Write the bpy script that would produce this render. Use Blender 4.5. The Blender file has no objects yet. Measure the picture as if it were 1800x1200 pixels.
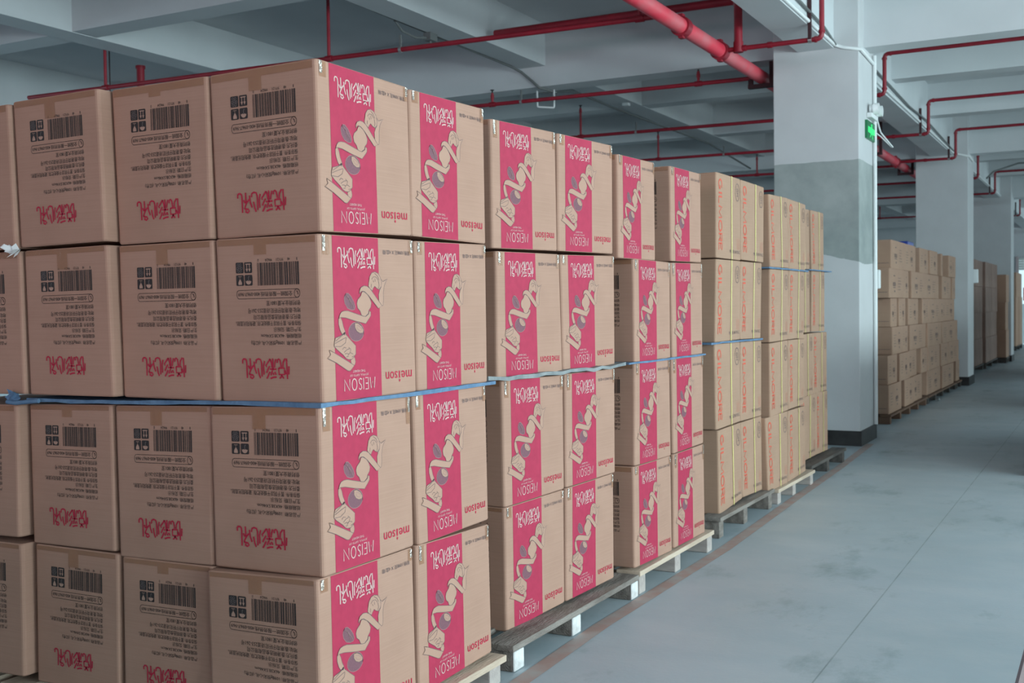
import bpy, math, random
from mathutils import Vector, Matrix

# ---------------------------------------------------------------- camera, world, light, exposure
S = bpy.context.scene
COL = S.collection
cam_d = bpy.data.cameras.new('camera'); cam = bpy.data.objects.new('camera', cam_d); COL.objects.link(cam)
cam_d.sensor_width = 36.0; cam_d.lens = 36.0*1986.1/1800.0
YAW, PITCH, ROLL = 0.491812, -0.027739, -0.012983
_d = Vector((-math.sin(YAW)*math.cos(PITCH), math.cos(YAW)*math.cos(PITCH), math.sin(PITCH)))
_r = Vector((math.cos(YAW), math.sin(YAW), 0)); _u = _r.cross(_d)
_r2 = _r*math.cos(ROLL)+_u*math.sin(ROLL); _u2 = -_r*math.sin(ROLL)+_u*math.cos(ROLL)
cam.matrix_world = Matrix(((_r2.x, _u2.x, -_d.x, 1.8638), (_r2.y, _u2.y, -_d.y, -2.4018), (_r2.z, _u2.z, -_d.z, 1.2620), (0, 0, 0, 1)))
cam_d.clip_start = 0.05; cam_d.clip_end = 200
cam_d.dof.use_dof = True; cam_d.dof.focus_distance = 4.0; cam_d.dof.aperture_fstop = 6.3
S.camera = cam
S.view_settings.view_transform = 'Standard'; S.view_settings.look = 'None'
S.view_settings.gamma = 1.0; S.view_settings.use_curve_mapping = False
S.view_settings.exposure = 0.0

W = bpy.data.worlds.new('daylight'); S.world = W; W.use_nodes = True
W.node_tree.nodes['Background'].inputs[0].default_value = (0.62, 0.86, 0.95, 1)
W.node_tree.nodes['Background'].inputs[1].default_value = 1.2

def area(name, loc, size, direction, power, colour, spread=180):
    l = bpy.data.lights.new(name, 'AREA'); l.shape = 'RECTANGLE'; l.size, l.size_y = size
    l.energy = power; l.color = colour; l.spread = math.radians(spread)
    o = bpy.data.objects.new(name, l); COL.objects.link(o)
    o.location = loc; o.rotation_euler = Vector(direction).to_track_quat('-Z', 'Y').to_euler()
    return o
# daylight at the windows of the right-hand wall, bay by bay
DAY = (0.75, 0.96, 1.0)
for i, (y, p) in enumerate([(-6.6, 150), (-2.4, 400), (1.75, 430), (5.9, 270), (10.1, 85), (14.3, 60), (18.4, 42), (22.6, 42), (26.8, 55), (30.9, 80), (34.0, 110)]):
    area('daylight_and_fill', (8.6, y, 2.05), (2.9, 2.1), (-1, 0, 0.0), p, DAY)
# tinted fill added behind the camera for the front faces; that wall is solid
area('rear_fill', (-1.0, -12.6, 2.5), (9.0, 1.6), (0, 1, 0.26), 265, (1.0, 0.66, 0.78))
# far left daylight; the second lamp is fill added for the far end
area('daylight_and_fill', (-19.6, 1.5, 2.3), (22.0, 2.0), (1, 0, 0.1), 560, (0.62, 0.9, 1.0))
area('daylight_and_fill', (-19.6, 24.0, 2.3), (20.0, 2.0), (1, 0, 0.1), 420, (0.66, 0.9, 1.0))

# ---------------------------------------------------------------- helpers
def meta(o, label=None, cat=None, group=None, kind=None):
    if label: o['label'] = label
    if cat: o['category'] = cat
    if group: o['group'] = group
    if kind: o['kind'] = kind
    return o

class MB:
    def __init__(s): s.v = []; s.f = []; s.m = []; s.mats = []; s.smooth = []
    def mi(s, mat):
        if mat not in s.mats: s.mats.append(mat)
        return s.mats.index(mat)
    def add(s, vs, fs, mat, smooth=False):
        n = len(s.v); k = s.mi(mat); s.v += [tuple(p) for p in vs]
        for f in fs: s.f.append([i+n for i in f]); s.m.append(k); s.smooth.append(smooth)
    def box(s, x0, x1, y0, y1, z0, z1, mat):
        s.add([(x, y, z) for x in (x0, x1) for y in (y0, y1) for z in (z0, z1)],
              [(0, 1, 3, 2), (4, 6, 7, 5), (0, 4, 5, 1), (2, 3, 7, 6), (0, 2, 6, 4), (1, 5, 7, 3)], mat)
    def tube(s, pts, r, mat, n=12, caps=True):
        pts = [Vector(p) for p in pts]; rings = []; prev = None
        for i, p in enumerate(pts):
            a = pts[max(i-1, 0)]; b = pts[min(i+1, len(pts)-1)]; d = (b-a).normalized()
            if prev is None: prev = d.orthogonal().normalized()
            e = (prev-d*prev.dot(d)).normalized(); prev = e; g = d.cross(e)
            k = 1.0
            if 0 < i < len(pts)-1:
                c = max(-1, min(1, (p-a).normalized().dot((b-p).normalized()))); k = 1/max(.5, math.sqrt((1+c)/2))
            rings.append([p+(e*math.cos(2*math.pi*j/n)+g*math.sin(2*math.pi*j/n))*r for j in range(n)])
        vs = [q for R in rings for q in R]; fs = []
        for i in range(len(rings)-1):
            for j in range(n): fs.append((i*n+j, i*n+(j+1) % n, (i+1)*n+(j+1) % n, (i+1)*n+j))
        s.add(vs, fs, mat, True)
        if caps:
            s.add(rings[0], [tuple(range(n))[::-1]], mat); s.add(rings[-1], [tuple(range(n))], mat)
    def build(s, name, parent=None, loc=(0, 0, 0), bevel=0):
        me = bpy.data.meshes.new(name); L = Vector(loc)
        me.from_pydata([tuple(Vector(p)-L) for p in s.v], [], s.f)
        for m in s.mats: me.materials.append(m)
        me.polygons.foreach_set('material_index', s.m); me.polygons.foreach_set('use_smooth', s.smooth); me.update()
        o = bpy.data.objects.new(name, me); COL.objects.link(o)
        if parent is not None:
            o.parent = parent; o.location = L-Vector(parent.location)
        else: o.location = L
        if bevel:
            b = o.modifiers.new('bevel', 'BEVEL'); b.width = bevel; b.segments = 2; b.limit_method = 'ANGLE'
        return o

def empty(name, loc, label, cat, group=None):
    o = bpy.data.objects.new(name, None); COL.objects.link(o); o.location = loc; o.empty_display_size = .1
    return meta(o, label, cat, group)

def arc(pts, r=.04, n=4):
    """round the inner corners of a polyline"""
    pts = [Vector(p) for p in pts]; out = [pts[0]]
    for a, b, c in zip(pts, pts[1:], pts[2:]):
        u = (a-b).normalized(); v = (c-b).normalized()
        for i in range(n+1):
            t = i/n; out.append((b+u*r)*(1-t)**2+b*2*t*(1-t)+(b+v*r)*t*t)
    out.append(pts[-1]); return out

# ---------------------------------------------------------------- materials
def mat(name, col, rough=.6, metal=0, col2=None, scale=6, stretch=(1, 1, 1), bump=0, bscale=60, spec=.4, detail=4, lo=.35, hi=.65, alpha=1, emit=None):
    m = bpy.data.materials.new(name); m.use_nodes = True; nt = m.node_tree; b = nt.nodes['Principled BSDF']
    b.inputs['Base Color'].default_value = (*col, 1); b.inputs['Roughness'].default_value = rough; b.inputs['Metallic'].default_value = metal
    b.inputs['Specular IOR Level'].default_value = spec
    tc = nt.nodes.new('ShaderNodeTexCoord'); mp = nt.nodes.new('ShaderNodeMapping'); nt.links.new(tc.outputs['Object'], mp.inputs[0]); mp.inputs['Scale'].default_value = stretch
    if col2:
        n = nt.nodes.new('ShaderNodeTexNoise'); n.inputs['Scale'].default_value = scale; n.inputs['Detail'].default_value = detail
        r = nt.nodes.new('ShaderNodeValToRGB'); r.color_ramp.elements[0].position = lo; r.color_ramp.elements[1].position = hi
        r.color_ramp.elements[0].color = (*col, 1); r.color_ramp.elements[1].color = (*col2, 1)
        nt.links.new(mp.outputs[0], n.inputs['Vector']); nt.links.new(n.outputs['Fac'], r.inputs[0]); nt.links.new(r.outputs[0], b.inputs['Base Color'])
    if bump:
        n = nt.nodes.new('ShaderNodeTexNoise'); n.inputs['Scale'].default_value = bscale; n.inputs['Detail'].default_value = 3
        bm = nt.nodes.new('ShaderNodeBump'); bm.inputs['Strength'].default_value = bump; bm.inputs['Distance'].default_value = .01
        nt.links.new(mp.outputs[0], n.inputs['Vector']); nt.links.new(n.outputs['Fac'], bm.inputs['Height']); nt.links.new(bm.outputs[0], b.inputs['Normal'])
    if alpha < 1: b.inputs['Alpha'].default_value = alpha
    if emit: b.inputs['Emission Color'].default_value = (*emit[0], 1); b.inputs['Emission Strength'].default_value = emit[1]
    return m

def kraft(name, c1, c2):
    """corrugated board: faint vertical and horizontal fibre streaks and soft blotches"""
    m = mat(name, c1, .78, 0, c2, 5, (1, 1, 1), spec=.25)
    nt = m.node_tree; b = nt.nodes['Principled BSDF']; base = b.inputs['Base Color'].links[0].from_socket
    tc = nt.nodes.new('ShaderNodeTexCoord'); mp = nt.nodes.new('ShaderNodeMapping'); mp.inputs['Scale'].default_value = (1.5, 1.5, 90)
    nt.links.new(tc.outputs['Object'], mp.inputs[0])
    n = nt.nodes.new('ShaderNodeTexNoise'); n.inputs['Scale'].default_value = 3; n.inputs['Detail'].default_value = 3
    nt.links.new(mp.outputs[0], n.inputs['Vector'])
    mx = nt.nodes.new('ShaderNodeMix'); mx.data_type = 'RGBA'; mx.blend_type = 'MULTIPLY'; mx.inputs['Factor'].default_value = 1
    r = nt.nodes.new('ShaderNodeValToRGB'); r.color_ramp.elements[0].position = .3; r.color_ramp.elements[1].position = .7
    r.color_ramp.elements[0].color = (.93, .92, .91, 1); r.color_ramp.elements[1].color = (1, 1, 1, 1)
    nt.links.new(n.outputs['Fac'], r.inputs[0]); nt.links.new(base, mx.inputs[6]); nt.links.new(r.outputs[0], mx.inputs[7]); nt.links.new(mx.outputs[2], b.inputs['Base Color'])
    return m

M = {}
M['kraft'] = kraft('kraft_board', (.395, .232, .172), (.425, .252, .188))
M['kraft2'] = kraft('kraft_board_plain', (.385, .240, .168), (.415, .260, .182))
M['kraft3'] = kraft('kraft_board_far', (.43, .265, .19), (.46, .29, .205))
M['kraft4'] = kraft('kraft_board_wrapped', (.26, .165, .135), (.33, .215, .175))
M['pink'] = mat('pink_print', (.41, .028, .072), .62, spec=.3, col2=(.375, .025, .066), scale=40)
M['red'] = mat('crimson_print', (.45, .010, .045), .6)
M['cream'] = mat('unprinted_board', (.42, .252, .188), .75, spec=.2)
M['line'] = mat('grey_print_line', (.13, .09, .09), .7)
M['plum'] = mat('plum_print', (.155, .065, .085), .7, col2=(.20, .085, .105), scale=300)
M['plum2'] = mat('pale_plum_print', (.30, .17, .16), .7)
M['black'] = mat('black_print', (.028, .022, .022), .65)
M['white'] = mat('pale_print', (.58, .40, .37), .7)
M['orange'] = mat('orange_print', (.62, .10, .06), .65)
M['tape'] = mat('clear_packing_tape', (.40, .19, .095), .14, alpha=.45, bump=.5, bscale=25, spec=.6)
M['tape2'] = mat('shiny_packing_tape', (.86, .84, .78), .10, .85, alpha=.55, bump=1.0, bscale=70, spec=.8)
M['strap'] = mat('yellow_strap', (.80, .68, .26), .45)
M['foam'] = mat('blue_foam', (.075, .15, .26), .6, col2=(.12, .21, .33), scale=20, bump=.4, bscale=60)
M['foamg'] = mat('grey_board_sheet', (.17, .19, .20), .7, col2=(.27, .28, .28), scale=14, bump=.5, bscale=40)
M['dark'] = mat('black_sheet', (.012, .012, .013), .5)
M['wood_g'] = mat('weathered_wood', (.14, .115, .10), .8, col2=(.26, .225, .20), scale=5, stretch=(6, 1, 6), bump=.5, bscale=30)
M['wood_l'] = mat('pale_wood', (.45, .34, .26), .75, col2=(.58, .46, .36), scale=5, stretch=(6, 1, 6), bump=.3, bscale=30)
M['wood_d'] = mat('dark_wood', (.05, .043, .04), .8, col2=(.11, .095, .085), scale=5, stretch=(6, 1, 6), bump=.5, bscale=30)
M['wood_b'] = mat('brown_wood', (.14, .075, .05), .8, col2=(.19, .11, .07), scale=5, bump=.3)
M['wood_p'] = mat('grey_pale_wood', (.36, .31, .29), .8, col2=(.46, .40, .37), scale=5, stretch=(1, 6, 6), bump=.3, bscale=30)
M['chalk'] = mat('white_paint_on_wood', (.70, .70, .70), .8, col2=(.48, .46, .45), scale=22, bump=.8, bscale=40)
M['paint'] = mat('white_paint', (.66, .685, .70), .7, col2=(.61, .635, .65), scale=1.5, spec=.25)
M['paintw'] = mat('white_plastic', (.78, .80, .80), .5)
M['skirt'] = mat('black_plinth_paint', (.02, .02, .021), .45, col2=(.045, .045, .045), scale=8)
M['pipe'] = mat('red_pipe_paint', (.32, .012, .028), .4, col2=(.25, .010, .024), scale=9, spec=.5)
M['pipe_m'] = mat('faded_red_pipe_paint', (.74, .04, .075), .45, col2=(.64, .17, .19), scale=4, stretch=(1, .6, 1), spec=.5, lo=.4, hi=.66)
M['iron'] = mat('dark_bracket_paint', (.05, .016, .02), .6)
M['cable'] = mat('grey_cable', (.16, .17, .17), .6)
M['steel'] = mat('galvanised_fitting', (.5, .5, .5), .35, .8)
M['tapeline'] = mat('worn_red_floor_paint', (.41, .27, .235), .6, col2=(.40, .36, .345), scale=9, lo=.38, hi=.7)
M['lamp'] = mat('lamp_lens', (.9, .92, .92), .12, spec=.8)
M['green'] = mat('lit_green', (.02, .55, .12), .4, emit=((.03, .85, .22), .75))
M['greend'] = mat('dim_green', (.01, .12, .05), .4, emit=((.01, .25, .09), .18))
M['shutter'] = mat('shutter_slats', (.72, .78, .74), .5)
M['pvc'] = mat('clear_curtain_strip', (.55, .66, .70), .25, alpha=.55)
M['bluelid'] = mat('blue_plastic', (.02, .05, .30), .4)
M['tail'] = mat('signal_red', (.7, .03, .03), .5)

def floor_mat():
    m = bpy.data.materials.new('green_epoxy_floor'); m.use_nodes = True; nt = m.node_tree; N = nt.nodes; Lk = nt.links; b = N['Principled BSDF']
    b.inputs['Specular IOR Level'].default_value = .35
    tc = N.new('ShaderNodeTexCoord')
    def noise(scale, detail, sc=(1, 1, 1), rough=.5):
        mp = N.new('ShaderNodeMapping'); mp.inputs['Scale'].default_value = sc; Lk.new(tc.outputs['Object'], mp.inputs[0])
        n = N.new('ShaderNodeTexNoise'); n.inputs['Scale'].default_value = scale; n.inputs['Detail'].default_value = detail; n.inputs['Roughness'].default_value = rough
        Lk.new(mp.outputs[0], n.inputs['Vector']); return n.outputs['Fac']
    def ramp(sock, p0, c0, p1, c1):
        r = N.new('ShaderNodeValToRGB'); r.color_ramp.elements[0].position = p0; r.color_ramp.elements[1].position = p1
        r.color_ramp.elements[0].color = (*c0, 1); r.color_ramp.elements[1].color = (*c1, 1); Lk.new(sock, r.inputs[0]); return r.outputs[0]
    def mix(f, a, c, mode='MIX'):
        x = N.new('ShaderNodeMix'); x.data_type = 'RGBA'; x.blend_type = mode
        if isinstance(f, float): x.inputs['Factor'].default_value = f
        else: Lk.new(f, x.inputs['Factor'])
        for s, i in ((a, 6), (c, 7)):
            if isinstance(s, tuple): x.inputs[i].default_value = (*s, 1)
            else: Lk.new(s, x.inputs[i])
        return x.outputs[2]
    base = ramp(noise(.8, 5), .35, (.35, .415, .45), .68, (.42, .48, .52))
    dust = ramp(noise(2.3, 8, (1, 1.4, 1), .65), .42, (1, 1, 1), .75, (1.14, 1.08, 1.05))
    c = mix(1.0, base, dust, 'MULTIPLY')
    scuff = ramp(noise(1.7, 9, (1.2, .6, 1), .7), .545, (0, 0, 0), .70, (1, 1, 1))
    c = mix(scuff, c, (.235, .30, .315))
    # pinkish painted zone to the right of a joint at x = 1.57, ending at y = 4
    sx = N.new('ShaderNodeSeparateXYZ'); Lk.new(tc.outputs['Object'], sx.inputs[0])
    def cmp(sock, op, v):
        k = N.new('ShaderNodeMath'); k.operation = op; Lk.new(sock, k.inputs[0]); k.inputs[1].default_value = v; return k.outputs[0]
    def mul(a, d):
        k = N.new('ShaderNodeMath'); k.operation = 'MULTIPLY'; Lk.new(a, k.inputs[0]); Lk.new(d, k.inputs[1]); return k.outputs[0]
    zone = mul(cmp(sx.outputs[0], 'GREATER_THAN', 1.575), cmp(sx.outputs[1], 'LESS_THAN', 4.2))
    c = mix(zone, c, (.46, .38, .385))
    seam = mul(mul(cmp(sx.outputs[0], 'GREATER_THAN', 1.566), cmp(sx.outputs[0], 'LESS_THAN', 1.576)), cmp(sx.outputs[1], 'LESS_THAN', 4.2))
    c = mix(seam, c, (.10, .07, .08))
    seam2 = mul(cmp(sx.outputs[0], 'GREATER_THAN', .962), cmp(sx.outputs[0], 'LESS_THAN', .968))
    c = mix(mul(seam2, noise(3, 2)), c, (.14, .18, .18))
    Lk.new(c, b.inputs['Base Color'])
    r = N.new('ShaderNodeMapRange'); Lk.new(noise(3, 6), r.inputs[0]); r.inputs[3].default_value = .32; r.inputs[4].default_value = .62; Lk.new(r.outputs[0], b.inputs['Roughness'])
    bm = N.new('ShaderNodeBump'); bm.inputs['Strength'].default_value = .15; bm.inputs['Distance'].default_value = .004; Lk.new(noise(50, 4), bm.inputs['Height']); Lk.new(bm.outputs[0], b.inputs['Normal'])
    return m

def column_mat(bare):
    m = bpy.data.materials.new('column_paint_and_concrete' if bare else 'column_paint'); m.use_nodes = True; nt = m.node_tree; N = nt.nodes; Lk = nt.links; b = N['Principled BSDF']
    b.inputs['Roughness'].default_value = .72; b.inputs['Specular IOR Level'].default_value = .25
    tc = N.new('ShaderNodeTexCoord'); sx = N.new('ShaderNodeSeparateXYZ'); Lk.new(tc.outputs['Object'], sx.inputs[0])
    n = N.new('ShaderNodeTexNoise'); n.inputs['Scale'].default_value = 3.5; n.inputs['Detail'].default_value = 5; Lk.new(tc.outputs['Object'], n.inputs['Vector'])
    def M2(op, a, c):
        k = N.new('ShaderNodeMath'); k.operation = op
        for s, i in ((a, 0), (c, 1)):
            if isinstance(s, (int, float)): k.inputs[i].default_value = s
            else: Lk.new(s, k.inputs[i])
        return k.outputs[0]
    def ramp(sock, p0, c0, p1, c1):
        r = N.new('ShaderNodeValToRGB'); r.color_ramp.elements[0].position = p0; r.color_ramp.elements[1].position = p1
        r.color_ramp.elements[0].color = (*c0, 1); r.color_ramp.elements[1].color = (*c1, 1); Lk.new(sock, r.inputs[0]); return r.outputs[0]
    paint = ramp(n.outputs['Fac'], .3, (.585, .59, .60), .7, (.625, .63, .64))
    if not bare: Lk.new(paint, b.inputs['Base Color']); return m
    n2 = N.new('ShaderNodeTexNoise'); n2.inputs['Scale'].default_value = 2.2; n2.inputs['Detail'].default_value = 8; n2.inputs['Roughness'].default_value = .65; Lk.new(tc.outputs['Object'], n2.inputs['Vector'])
    conc = ramp(n2.outputs['Fac'], .3, (.25, .285, .28), .7, (.41, .44, .43))
    wob = M2('MULTIPLY', M2('SUBTRACT', n.outputs['Fac'], .5), .10)
    up = M2('LESS_THAN', M2('ADD', sx.outputs[2], M2('MULTIPLY', wob, .35)), 2.57)
    lowz = M2('ADD', M2('ADD', sx.outputs[2], M2('MULTIPLY', sx.outputs[0], .2)), wob)   # object x runs -.38 .. .38
    lo = M2('GREATER_THAN', lowz, 1.73)
    f = M2('MULTIPLY', up, lo)
    x = N.new('ShaderNodeMix'); x.data_type = 'RGBA'; Lk.new(f, x.inputs['Factor']); Lk.new(paint, x.inputs[6]); Lk.new(conc, x.inputs[7]); Lk.new(x.outputs[2], b.inputs['Base Color'])
    return m

# ---------------------------------------------------------------- setting
SL = 4.23          # underside of the slab
def struct(name, mb, loc=(0, 0, 0), bevel=0): return meta(mb.build(name, None, loc, bevel), kind='structure')
mb = MB(); mb.box(-20, 8.5, -13, 36.0, -.2, 0, floor_mat()); struct('floor', mb)
mb = MB(); mb.box(-20, 8.5, -13, 36.0, SL, SL+.2, M['paint']); struct('ceiling', mb)
# right wall with one wide window per bay: piers, sill wall and lintel
mb = MB(); mb.box(8.3, 8.5, -13, 36.0, 0, 1.0, M['paint']); mb.box(8.3, 8.5, -13, 36.0, 3.1, SL, M['paint'])
ys = [-6.6, -2.4, 1.75, 5.9, 10.1, 14.3, 18.4, 22.6, 26.8, 30.9, 34.0]
e = -13
for y in ys: mb.box(8.3, 8.5, e, y-1.45, 1.0, 3.1, M['paint']); e = y+1.45
mb.box(8.3, 8.5, e, 36.0, 1.0, 3.1, M['paint']); struct('wall_right', mb)
mb = MB(); mb.box(-20.2, -20, -13, 36.0, 0, SL, M['paint']); struct('wall_left', mb)
mb = MB(); mb.box(-20, 8.5, -13.2, -13, 0, SL, M['paint']); struct('wall_front', mb)
# end wall with the doorway at the end of the aisle
DX0, DX1, DZ = -.83, 1.7, 2.66
mb = MB(); mb.box(-20, DX0, 35.8, 36.0, 0, SL, M['paint']); mb.box(DX1, 8.5, 35.8, 36.0, 0, SL, M['paint']); mb.box(DX0, DX1, 35.8, 36.0, DZ, SL, M['paint']); struct('wall_back', mb)
d = struct('door_1', (lambda q: (q.box(DX0-.06, DX0+.02, 35.7, 35.85, 0, DZ+.05, M['steel']), q.box(DX1-.02, DX1+.06, 35.7, 35.85, 0, DZ+.05, M['steel']), q)[2])(MB()))
q = MB()
for i in range(5): q.box(DX0, DX1, 35.74-.02*(i % 2), 35.8, DZ-.075*(i+1)+.008, DZ-.075*i, M['shutter'])
q.build('roller_shutter', d)
q = MB()
for i in range(13): q.box(DX0+.2*i, DX0+.2*i+.19, 35.82+.02*(i % 2), 35.828+.02*(i % 2), .02, 1.25, M['pvc'])
q.build('strip_curtain', d)
q = MB(); q.box(DX0+.14, DX0+.9, 35.805, 35.813, 1.35, 1.75, M['tail']); q.build('door_notice', d)

# beams: mains on the column lines, lower joists on the thirds
def beam(x0, x1, y0, y1, z0):
    b = MB(); b.box(x0, x1, y0, y1, z0, SL+.01, M['paint']); struct('ceiling_beam', b, ((x0+x1)/2, (y0+y1)/2, z0))
beam(-.704, -.385, -12.9, 35.8, 3.575)
for y in (-8.4, -.1, 8.22, 16.55, 24.88, 33.2):
    beam(-19.9, -.69, y, y+.28, 3.59); beam(-.40, 8.3, y, y+.28, 3.60)
for x in (-3.68, -6.68, 2.4, 5.3, -12.6, -15.6): beam(x, x+.29, -12.9, 35.8, 3.80)
beam(-9.8, -9.48, -12.9, 35.8, 3.575)
for y in (10.93, 13.76, 19.3, 22.05, 27.6, 30.4): beam(-19.9, -.69, y, y+.27, 3.805); beam(-.40, 8.3, y, y+.27, 3.805)
for y in (4.74, 1.9, -3.0, -5.7): beam(-19.9, -.69, y, y+.27, 3.805); beam(-.40, 8.3, y, y+.27, 3.805)

# columns (origin at the base centre)
CM, CP = column_mat(True), column_mat(False)
for i, (y0, y1) in enumerate([(7.99, 8.70), (16.35, 17.1), (24.4, 25.1)]):
    x0, x1 = (-.936, -.166)
    b = MB(); b.box(x0, x1, y0, y1, 0, SL, CM if i == 0 else CP)
    c = struct('concrete_column', b, ((x0+x1)/2, (y0+y1)/2, 0), bevel=.008)
    b = MB(); b.box(x0-.012, x1+.012, y0-.012, y1+.012, .0, .135, M['skirt']); b.build('plinth', c)
for y0 in (-.35, 7.99, 16.35, 24.4, 32.8):
    b = MB(); b.box(-9.95, -9.3, y0, y0+.7, 0, SL, CP); struct('concrete_column', b, (-9.6, y0+.35, 0))
# pvc conduit down the aisle side of the first column
b = MB(); b.tube([(-.146, 8.62, .14), (-.146, 8.62, 3.6)], .019, M['paintw']); meta(b.build('wall_conduit', None, (-.146, 8.62, .14)), 'white plastic conduit running down the aisle side of the column with bare concrete', 'conduit')

# ---------------------------------------------------------------- pipes
def pipe_thing(name, label, cat, group, loc): return empty(name, loc, label, cat, group)
PZ = 3.45
root = pipe_thing('sprinkler_main_pipe', 'thick faded red sprinkler main running along the ceiling beside the beam', 'pipe', None, (-1.13, 0, PZ))
b = MB(); b.tube([(-1.13, -12, PZ), (-1.13, 35.7, PZ)], .062, M['pipe_m'], 20); b.build('pipe', root, (-1.13, 0, PZ))
for y in (6.05, 7.02, 9.85, 12.95, 15.72, 18.8, 21.9):
    b = MB(); b.tube([(-1.13, y-.045, PZ), (-1.13, y+.045, PZ)], .078, M['pipe'], 20)
    for s in (-1, 1): b.box(-1.13-.018, -1.13+.018, y-.03, y+.03, PZ+s*.075-.016, PZ+s*.075+.022, M['pipe'])
    b.build('pipe_clamp', root, (-1.13, y, PZ))
# feed pipe above the main
b = MB(); b.tube([(-.97, 7.02, PZ), (-.97, 7.02, 3.78)], .036, M['pipe'], 16); b.tube(arc([(-.97, 7.02, 3.70), (-.97, 7.02, 3.86), (-3.3, 6.98, 3.86)], .06), .036, M['pipe'], 16)
b.tube([(-.97, 7.02, PZ-.03), (-.97, 7.02, PZ+.06)], .042, M['pipe'], 16)
meta(b.build('feed_pipe', None, (-.97, 7.02, PZ)), 'red feed pipe rising from the branch tee and crossing above the thick main', 'pipe')
# U hangers for the main
def hanger(y, label):
    r_ = empty('pipe_hanger', (-1.13, y, PZ), label, 'bracket', 'steel hangers under the thick red main')
    for x in (-1.235, -1.03):
        b = MB(); b.box(x-.020, x+.020, y-.022, y+.022, PZ-.08, 3.80 if y > 12 else 3.60, M['iron']); b.build('hanger_rod', r_, (x, y, PZ))
    b = MB(); b.box(-1.256, -1.010, y-.03, y+.03, PZ-.10, PZ-.064, M['iron']); b.build('cross_bar', r_, (-1.13, y, PZ-.1))
hanger(8.30, 'dark steel hanger holding the thick red main in front of the column with bare concrete')
hanger(13.9, 'dark steel hanger holding the red main, seen right of the exit sign')
hanger(16.66, 'dark steel hanger holding the red main just before the second column')

def branch_left(y, x_end, drops, label, clamps=()):
    r_ = empty('sprinkler_branch_pipe', (-1.13, y, PZ), label, 'pipe', 'thin sprinkler branches left of the thick main')
    b = MB(); b.tube([(-1.13, y, PZ), (x_end, y-.045*(abs(x_end)-1.1), PZ)], .021, M['pipe'], 10); b.build('pipe', r_, (-1.13, y, PZ))
    for x, h in drops:
        yy = y-.045*(abs(x)-1.13)
        b = MB(); b.tube([(x, yy, PZ), (x, yy, PZ+h)], .015, M['pipe'], 8); b.tube([(x-.035, yy, PZ), (x+.035, yy, PZ)], .028, M['pipe'], 10)
        b.tube([(x, yy, PZ+h-.06), (x, yy, PZ+h-.02)], .02, M['pipe'], 8); b.tube([(x, yy, PZ+h-.02), (x, yy, PZ+h+.03)], .009, M['dark'], 8); b.tube([(x, yy, PZ+h+.03), (x, yy, PZ+h+.035)], .022, M['dark'], 8)
        b.build('sprinkler_head', r_, (x, yy, PZ))
    for x in clamps:
        yy = y-.045*(abs(x)-1.13); b = MB(); b.box(x-.008, x+.008, yy-.008, yy+.008, PZ+.02, PZ+.12, M['cable']); b.tube([(x-.012, yy, PZ), (x+.012, yy, PZ)], .027, M['steel'], 10); b.build('pipe_clip', r_, (x, yy, PZ))
branch_left(5.66, -7.75, [(-1.32, .4), (-4.14, .57), (-6.72, .57)], 'red sprinkler branch nearest the camera, over the first stack of pink cartons', (-3.42,))
branch_left(8.30, -6.4, [(-1.75, .12), (-4.0, .12)], 'red sprinkler branch passing just under the big cross beam', (-3.66,))
branch_left(10.86, -6.4, [(-4.14, .36)], 'red sprinkler branch seen above the second stack, third from the camera', (-3.4,))
branch_left(13.45, -6.4, [(-4.08, .36)], 'red sprinkler branch seen above the third stack, fourth from the camera', (-3.1,))
for y, lab in ((16.2, 'dark red sprinkler branch at the height of the second column, left of the main'), (18.9, 'dark red sprinkler branch seen between the first and second columns, upper of the far ones'),
               (21.7, 'dark red sprinkler branch seen between the first and second columns, middle of the far ones'), (27.2, 'dark red sprinkler branch seen between the first and second columns, lowest one')):
    branch_left(y, -6.4, [(-3.4, .3)], lab)
RL = ['red branch that turns up beside the beam in front of the first column', 'red branch that turns up right behind the first column', 'second red branch turning up beyond the first column',
      'third red branch turning up, just before the second column', 'red branch turning up just behind the second column', 'second red branch turning up beyond the second column', 'last red branch turning up, by the third column']
for y, lab in zip((7.02, 9.85, 12.95, 15.72, 18.8, 21.9, 28.4), RL):
    r_ = empty('sprinkler_branch_pipe', (-.28, y, PZ), lab, 'pipe', 'sprinkler branches that step up and cross the aisle')
    b = MB(); b.tube(arc([(-1.13, y, PZ), (-.27, y, PZ), (-.27, y, 3.87), (8.2, y+.02, 3.87)], .05), .021, M['pipe'], 10)
    for p, q2 in (((-.33, y, PZ), (-.31, y, PZ)), ((-.27, y, PZ+.05), (-.27, y, PZ+.07)), ((-.27, y, 3.81), (-.27, y, 3.83)), ((-.22, y, 3.87), (-.20, y, 3.87)), ((-.98, y, PZ), (-.90, y, PZ)), ((-.72, y, PZ), (-.68, y, PZ))): b.tube([p, q2], .027, M['pipe'], 10)
    b.build('pipe', r_, (-.28, y, PZ))
    b = MB(); b.box(-.378, -.352, y-.03, y, PZ, 3.78, M['iron']); b.tube([(-.38, y, PZ), (-.35, y, PZ)], .028, M['steel'], 10); b.build('support_rod', r_, (-.365, y, PZ))
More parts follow.
